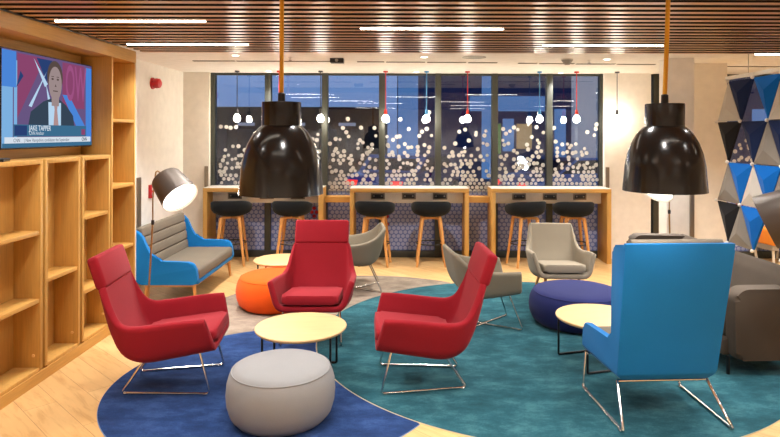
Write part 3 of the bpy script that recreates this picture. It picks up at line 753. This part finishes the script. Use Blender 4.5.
r0 = make_lounge('red lounge armchair at the left, side-on, on the blue rug beside the oak cabinets', 'red', True, False, 'red lounge armchairs')
r0.location = (-1.685, 4.46, RZ); r0.rotation_euler.z = math.radians(-84)
dup(r0, (.15, 4.52, RZ), 93.5, 'red lounge armchair on the teal rug, seen side-on facing left')
dup(r0, (-.79, 5.50, RZ), 180, 'red lounge armchair facing the viewer behind the low round oak table')
g = make_lounge('greige lounge armchair without headrest facing the viewer behind the navy pouf', 'greige', False, True, None)
g.location = (1.73, 6.64, RZ+.006); g.scale = (.9, .97, 1.03); g.rotation_euler.z = math.radians(178)

TUB = [(.33,.40,.27,.362,.30,.585), (.18,.385,.272,.366,.15,.585), (.02,.37,.272,.366,.01,.59), (-.14,.365,.27,.36,-.13,.61), (-.25,.41,.262,.345,-.24,.65), (-.31,.51,.25,.32,-.30,.695), (-.345,.63,.235,.285,-.342,.735), (-.372,.762,.2,.245,-.37,.765)]
def make_tub(label):
    t = thing('tub_armchair', label, 'armchair', group='olive grey tub armchairs')
    bm = B(); shell(bm, TUB, 48, .045); obj('shell', bm, 'tub', t, 60)
    bm = B(); ol = round_outline([(-.25,-.22), (.25,-.22), (.27,.33), (-.27,.33)], .06); prism(bm, ol, .385, .445, 'z', .022, 3); obj('seat_cushion', bm, 'tub', t)
    for s in (-1, 1):
        bm = B(); tube(bm, fillet([(s*.21,-.18,.35), (s*.27,-.36,.0088), (-s*.275,.37,.0088), (-s*.22,.22,.37)], .03), .0085, 10); obj('wire_frame', bm, 'chrome', t)
    return t
tb = make_tub('olive grey tub armchair seen from behind, right of the right hand red armchair'); tb.scale = (.88, .86, .97); tb.location = (.785, 5.80, RZ); tb.rotation_euler.z = math.radians(-82)
dup(tb, (-.56, 7.14, RZ), 96, 'olive grey tub armchair behind the middle red armchair, facing left')

# ------------------------------------------------------------------ wing chair and bench (outer shell + grey lining)
def side_outline(zb, zt, yb, lean, wing, wingz, army, armz):
    return [(yb+.03, zb), (yb-.0, zb+.04), (yb-lean, zt), (yb-lean+wing, zt-.035), (yb-lean*.35+wing*.62, armz+.30*(zt-armz)), (yb+wing*.5+.09, armz+.01), (army, armz), (army+.015, zb+.03)]
w = thing('wing_armchair', 'tall blue wing armchair seen from behind at the front right', 'armchair', (1.695, 4.07, RZ), 3.3)
def cuts(bm):
    for z in (.253, .262, .275, .29, .31):
        bmesh.ops.bisect_plane(bm, geom=bm.verts[:]+bm.edges[:]+bm.faces[:], plane_co=(0,0,z), plane_no=(0,0,1))
def tuck(z): return .055*max(0, min(1, (.32-z)/.07))**2
def flare(bm, s):
    cuts(bm)
    for v in bm.verts:
        v.co.x += s*(.022*(v.co.z-.26)/.92+.06*max(0, v.co.y+.15)-tuck(v.co.z))
ol = round_outline([(-.14,.25), (-.215,.30), (-.385,1.168), (-.185,1.13), (-.15,.82), (-.13,.5), (.305,.487), (.335,.27)], .045)
for s in (-1, 1):
    bm = B(); a, b = sorted((s*.328, s*.283)); prism(bm, ol, a, b, 'x', .016, 3); flare(bm, s); obj('side_panel', bm, 'blue', w)
bm = B(); n = 10
outl = [(-.145,.25), (-.19,.262), (-.215,.30), (-.387,1.17), (-.35,1.17), (-.17,.3), (-.14,.28)]
prism(bm, outl, -.326, .326, 'x', .006, 2)
bmesh.ops.subdivide_edges(bm, edges=[e for e in bm.edges if abs(e.verts[0].co.x-e.verts[1].co.x) > .5], cuts=1)
cuts(bm)
for v in bm.verts: v.co.x *= (1+.066*(v.co.z-.26)/.92)*(1-tuck(v.co.z)/.326)
obj('back_panel', bm, 'blue', w)
bm = B(); box(bm, (0,.1,.265), (.56,.44,.045), .012); obj('seat_pan', bm, 'blue', w)
bm = B(); prism(bm, round_outline([(-.27,-.13), (.27,-.13), (.29,.34), (-.29,.34)], .04), .29, .435, 'z', .035, 4); obj('seat_cushion', bm, 'taupe', w)
bm = B(); prism(bm, round_outline([(-.18,.42), (-.362,1.186), (-.28,1.186), (-.06,.42)], .03), -.295, .295, 'x', .03, 3); obj('back_cushion', bm, 'taupe', w)
for s in (-1, 1):
    bm = B(); tube(bm, fillet([(s*.30,-.15,.24), (s*.35,-.36,.0095), (s*.36,.305,.0095), (s*.335,.32,.26)], .03), .0095, 10)
    for b in (-.33, .275): box(bm, (s*.353, b, .007), (.024,.032,.014), .003)
    obj('sled_leg', bm, 'chrome', w)
bm = B(); tube(bm, [(-.3,-.148,.238), (.3,-.148,.238)], .0095, 10); obj('crossbar', bm, 'chrome', w)
bm = B(); tube(bm, [(-.33,.3,.255), (.33,.3,.255)], .0095, 10); obj('crossbar', bm, 'chrome', w)

def make_bench():
    t = thing('upholstered_bench', 'blue and taupe two seat bench by the white left wall', 'bench', (-2.53, 7.12, 0), -90)
    L = .70
    ol = round_outline([(-.27,.22), (-.325,.27), (-.405,.815), (-.275,.79), (-.2,.62), (-.12,.475), (.32,.46), (.35,.24), (.3,.22)], .075)
    for s in (-1, 1):
        bm = B(); a, b = sorted((s*L, s*(L-.055))); prism(bm, ol, a, b, 'x', .02, 3); obj('side_panel', bm, 'blue', t)
    bm = B(); prism(bm, [(-.27,.215), (-.335,.26), (-.398,.77), (-.365,.77), (-.29,.27), (-.26,.24)], -L+.02, L-.02, 'x', .006); obj('back_panel', bm, 'blue', t)
    bm = B(); box(bm, (0,.03,.24), (2*L-.1,.62,.05), .014); obj('seat_pan', bm, 'blue', t)
    bm = B(); box(bm, (0,.045,.32), (2*L-.115,.60,.13), .035, 4); obj('seat_cushion', bm, 'taupe', t)
    for k in range(4):
        bm = B(); box(bm, (0,0,0), (2*L-.115,.075,.118), .026, 4)
        bmesh.ops.transform(bm, matrix=Matrix.Translation((0,-.263-.0155*k,.425+.114*k)) @ Matrix.Rotation(math.radians(8), 4, 'X'), verts=bm.verts[:]); obj('back_channel', bm, 'taupe', t)
    bm = B(); box(bm, (0,.29,.205), (2*L-.08,.04,.03), .005); box(bm, (0,-.22,.205), (2*L-.08,.04,.03), .005)
    for s in (-1, 1): box(bm, (s*(L-.06),.035,.205), (.04,.5,.03), .005)
    obj('wooden_frame', bm, 'leg_wood', t)
    for sx in (-1, 1):
        for yy, k in ((.29,.02), (-.22,-.03)):
            bm = B(); tube(bm, [(sx*(L-.06), yy, .2), (sx*(L-.05), yy+k, 0)], .021, 12, r1=.014); obj('leg', bm, 'leg_wood', t)
make_bench()

# ------------------------------------------------------------------ sofa
t = thing('sofa', 'charcoal brown sofa at the right, behind the blue wing chair', 'sofa', (2.80, 5.47, RZ), 93.5)
L = .9
bm = B(); box(bm, (0,.06,.2), (2*L-.2,.6,.14), .02); obj('base', bm, 'sofa', t)
bm = B()
for s in (-1, 1): pass
bm = B(); prism(bm, round_outline([(-L+.13,-.2), (L-.13,-.2), (L-.13,.37), (-L+.13,.37)], .05), .27, .41, 'z', .04, 4); obj('seat_cushion', bm, 'sofa', t)
bm = B(); prism(bm, round_outline([(-.15,.15), (-.29,.72), (-.26,.785), (-.19,.785), (-.12,.72), (.0,.4), (.0,.15)], .03), -L+.06, L-.02, 'x', .04, 4); obj('backrest', bm, 'sofa', t)
arm = round_outline([(-.26,.12), (-.28,.64), (-.2,.665), (.25,.665), (.325,.60), (.315,.12)], .06)
bm = B(); prism(bm, arm, -L, -L+.14, 'x', .045, 4); obj('armrest', bm, 'sofa', t)
arm = round_outline([(-.26,.12), (-.31,.70), (-.22,.785), (.3,.80), (.37,.74), (.36,.12)], .05)
bm = B(); prism(bm, arm, L-.14, L, 'x', .045, 4); obj('armrest', bm, 'sofa', t)
for sx in (-1, 1):
    for yy in (-.22, .335):
        bm = B(); tube(bm, [(sx*(L-.07), yy, .14), (sx*(L-.07), yy, 0)], .014, 10); obj('leg', bm, 'black', t)

# ------------------------------------------------------------------ poufs and tables
def pouf(name, x, y, r, h, mat, label, z=RZ):
    t = thing(name, label, 'pouf', (x, y, z))
    pr = [(0,0), (r*.7,0), (r*.84,.012), (r*.93,h*.14), (r*.985,h*.32), (r,h*.5), (r*.985,h*.68), (r*.945,h*.82), (r*.9,h*.9)]
    bm = B(); lathe(bm, pr, 64); obj('side_cover', bm, mat, t, 60)
    bm = B(); lathe(bm, [(r*.9,h*.9), (r*.87,h*.935), (r*.78,h*.972), (r*.55,h*.995), (0,h)], 64); obj('top_cover', bm, mat, t, 60)
    bm = B(); tube(bm, [(r*.9*math.cos(2*PI*k/72), r*.9*math.sin(2*PI*k/72), h*.903) for k in range(72)], .0045, 6, True); obj('seam_piping', bm, mat, t)
pouf('pouf', X(282, 3.91), 3.91, .35, .352, 'greyp', 'pale grey round pouf at the front on the blue rug')
pouf('pouf', -1.335, 6.42, .425, .35, 'orange', 'orange round pouf beside the middle red armchair')
pouf('pouf', 1.72, 5.88, .465, .34, 'navy', 'navy blue round pouf between the teal rug table and the greige armchair')
def table(x, y, r, h, rz, label, z=RZ):
    t = thing('coffee_table', label, 'coffee table', (x, y, z), rz, 'low round oak tables')
    bm = B(); lathe(bm, [(0,h-.024), (r-.012,h-.024), (r-.002,h-.014), (r,h-.006), (r-.003,h-.001), (r-.008,h), (0,h)], 72); obj('tabletop', bm, 'table', t, 30)
    for s in (-1, 1):
        bm = B(); k = r/.348
        tube(bm, fillet([(-.25*k, s*.21*k, h-.02), (-.25*k, s*.21*k, .009), (.25*k, s*.21*k, .009), (.25*k, s*.21*k, h-.02)], .012, 3), .009, 8); obj('leg_frame', bm, 'black', t)
    bm = B(); 
    for s in (-1, 1): box(bm, (s*.22*r/.348, 0, h-.031), (.03,.42*r/.348,.012), .003)
    obj('crossbar', bm, 'black', t)
table(-.77, 4.60, .348, .37, 0, 'low round oak table in front of the grey pouf on the rug seam')
table(1.61, 4.87, .35, .37, 16, 'low round oak table tucked beside the blue wing chair')
table(-1.40, 7.03, .33, .37, 0, 'low round oak table behind the orange pouf')

# ------------------------------------------------------------------ floor lamps
def floor_lamp(base, joint, shade_c, axis, label, R=.18, Ls=.28, watts=14, on=True):
    """base at floor, knuckle, centre of the open end of the shade, direction the opening faces"""
    t = thing('floor_lamp', label, 'floor lamp', base, 0, 'bronze floor lamps with drum shades')
    b = Vector(base); a = Vector(axis).normalized(); c = Vector(shade_c)-b; j = Vector(joint)-b
    bm = B(); lathe(bm, [(0,0), (.15,0), (.15,.012), (.14,.018), (.02,.022), (0,.022)], 40); obj('base_plate', bm, 'bronze', t)
    bm = B(); tube(bm, [(0,0,.02), j], .0085, 10); obj('stem', bm, 'brass', t)
    back = c-a*Ls
    el = back+Vector((0,0,.09))+(j-back).normalized()*.06
    bm = B(); tube(bm, fillet([j, j+Vector((0,0,.25)), Vector((j.x+(back.x-j.x)*.3, j.y, back.z+.1)), back-a*.02], .05), .007, 10); obj('arm', bm, 'brass', t)
    bm = B(); lathe(bm, [(0,-.022), (.013,-.022), (.016,0), (.013,.022), (0,.022)], 14, off=j); obj('knuckle', bm, 'black', t)
    bm = B(); lathe(bm, [(0,-Ls), (R*.80,-Ls), (R*.82,-Ls+.008), (R,0)], 56, axis=a, off=c); lathe(bm, [(R,0), (R-.004,0), (R*.81-.004,-Ls+.012), (0,-Ls+.012)], 56, 1, axis=a, off=c); sh = obj('shade', bm, ['bronze', 'inner'], t)
    bm = B(); lathe(bm, [(0,-.02), (R-.012,-.02)], 48, axis=a, off=c); obj('diffuser', bm, 'shade_in', sh)
    bm = B(); lathe(bm, [(0,-.05), (.03,-.05), (.03,0), (0,0)], 20, axis=a, off=back); obj('cap', bm, 'black', t)
    lo = lamp('AREA', 'shade_glow', (0,0,0), watts, shape='DISK', size=R*1.7); lo.parent = t; lo.location = c+a*.005; lo.rotation_euler = Vector((0,0,-1)).rotation_difference(a).to_euler()
d = 5.8
floor_lamp((X(147.5, d), d, 0), (X(153, d), d, Z(223, d)), (X(183, d), d-.06, Z(198, d)), (.66, -.42, -.62), 'bronze floor lamp over the end of the blue bench')
d = 6.55
floor_lamp((X(671.5, d), d, 0), (X(669.5, d), d, Z(211, d)), (X(654, d), d-.06, Z(190.5, d)), (-.55, -.4, -.72), 'bronze floor lamp behind the sofa, mostly hidden by the right pendant')
floor_lamp((3.3, 4.2, 0), (3.3, 4.2, 1.2), (2.72, 4.5, 1.19), (-.80, .46, -.42), 'bronze floor lamp at the right frame edge, shade turned away', R=.205, Ls=.36)

# ------------------------------------------------------------------ felt triangle screen
def node(r, k): 
    return Vector((0, (6.88 if r % 2 == 0 else 7.115)-.49*k-6.0, 2.46-.463*r))
SCX = 3.75
t = thing('hanging_screen', 'hanging screen of blue, grey and black felt triangles at the right', 'room divider', (SCX, 6.0, 0))
used = set()
def tri(a, b, c, mat, h=.055):
    for p in (a, b, c): used.add((round(p.y, 3), round(p.z, 3)))
    bm = B(); a, b, c = [Vector(p) for p in (a, b, c)]; cc = (a+b+c)/3
    a, b, c = [cc+(p-cc)*.965 for p in (a, b, c)]
    fr = [bm.verts.new(p+Vector((-.012,0,0))) for p in (a, b, c)]; bk = [bm.verts.new(p+Vector((.012,0,0))) for p in (a, b, c)]
    pk = bm.verts.new(cc+Vector((-h,0,0))); pb = bm.verts.new(cc+Vector((h,0,0)))
    for i in range(3):
        q = (i+1) % 3
        bm.faces.new((fr[i], fr[q], pk)); bm.faces.new((bk[q], bk[i], pb)); bm.faces.new((fr[i], bk[i], bk[q], fr[q]))
    obj('felt_triangle', bm, mat, t, smooth=False)
pl = {'L': 'panellight', 'G': 'panelgrey', 'B': 'panelblue', 'N': 'panelnavy', 'K': 'panelblack'}
#   down triangles: top edge on row r nodes k,k+1 ; up triangles: apex on row r node k
rows = [  # r, ups (k -> colour), downs (k -> colour)
    (0, {0:'L', 2:'L', 3:'G', 4:'L'}, {0:'N', 1:'B', 2:'N', 3:'K'}),
    (1, {2:'G', 3:'B', 4:'G'}, {0:'K', 1:'N', 2:'N', 3:'K'}),
    (2, {0:'G', 1:'L', 2:'G', 3:'L'}, {0:'B', 1:'B', 2:'N', 3:'B'}),
    (3, {1:'G', 3:'G', 4:'L'}, {0:'K', 1:'B', 2:'N', 3:'B'})]
for r, ups, downs in rows:
    for k, c in ups.items():
        if r % 2 == 0: tri(node(r, k), node(r+1, k), node(r+1, k+1), pl[c])
        else: tri(node(r, k), node(r+1, k-1), node(r+1, k), pl[c])
    for k, c in downs.items():
        if r % 2 == 0: tri(node(r, k), node(r, k+1), node(r+1, k+1), pl[c])
        else: tri(node(r, k), node(r, k+1), node(r+1, k), pl[c])
for r in range(5):
    for k in range(6):
        if (round(node(r, k).y, 3), round(node(r, k).z, 3)) not in used: continue
        bm = B(); bmesh.ops.create_uvsphere(bm, u_segments=12, v_segments=8, radius=.02); p = node(r, k)
        bmesh.ops.transform(bm, matrix=Matrix.Translation(p+Vector((-.02,0,0))), verts=bm.verts[:]); obj('connector', bm, 'whitepl', t)
bm = B(); bx(bm, -.02, .02, -1.3, .93, 2.475, 2.515, .004); obj('top_rail', bm, 'whitepl', t)
bm = B()
for yy in (-1.1, -.3, .5): tube(bm, [(0, yy, 2.5), (0, yy, ZC if yy+6 > 6.2 else ZC+.1)], .003, 6)
obj('suspension_wire', bm, 'greypl', t)

# orange seat beyond the screen
t = thing('orange_stool', 'low orange seat with white legs glimpsed below the felt screen', 'stool', (5.45, 8.75, 0), 10)
bm = B(); box(bm, (0,0,.38), (.5,.46,.22), .03); obj('seat', bm, 'orangepl', t)
bm = B(); box(bm, (0,0,.235), (.46,.42,.08), .01); obj('seat_rail', bm, 'greypl', t)
for sx in (-1, 1):
    for sy in (-1, 1):
        bm = B(); tube(bm, [(sx*.2, sy*.18, .25), (sx*.17, sy*.16, 0)], .018, 10); obj('leg', bm, 'whitepl', t)

# ------------------------------------------------------------------ world, camera, colour
wd = bpy.data.worlds.new('dusk'); SC.world = wd; wd.use_nodes = True
nt = wd.node_tree; bg = nt.nodes['Background']
tc = N(nt, 'ShaderNodeTexCoord'); sp = N(nt, 'ShaderNodeSeparateXYZ'); nt.links.new(tc.outputs['Generated'], sp.inputs[0])
rp = ramp(nt, sp.outputs[2], [(.0, (.16,.26,.50,1)), (.12, (.20,.34,.64,1)), (.6, (.05,.11,.28,1))])
nt.links.new(rp.outputs[0], bg.inputs[0]); bg.inputs[1].default_value = 1.0
cd = bpy.data.cameras.new('camera'); cam = bpy.data.objects.new('camera', cd); COL.objects.link(cam)
cam.location = (0, 0, EYE); cam.rotation_euler = (PI/2, 0, 0)
cam.matrix_world = Matrix.Translation((0,0,EYE)) @ Matrix.Rotation(PI/2, 4, 'X') @ Matrix.Rotation(math.radians(.15), 4, 'Z')
cd.sensor_width = 36; cd.lens = 36*F/780; cd.shift_x = -(VX-390)/780; cd.shift_y = -(218.5-VY)/780; cd.clip_end = 300
SC.camera = cam
vs = SC.view_settings; vs.view_transform = 'Standard'; vs.look = 'None'; vs.exposure = 0.12; vs.gamma = 1; vs.use_curve_mapping = False
cy = SC.cycles; cy.use_denoising = True; cy.max_bounces = 8; cy.diffuse_bounces = 4; cy.glossy_bounces = 4; cy.transparent_max_bounces = 16
cy.sample_clamp_indirect = 6; cy.caustics_reflective = False; cy.caustics_refractive = False
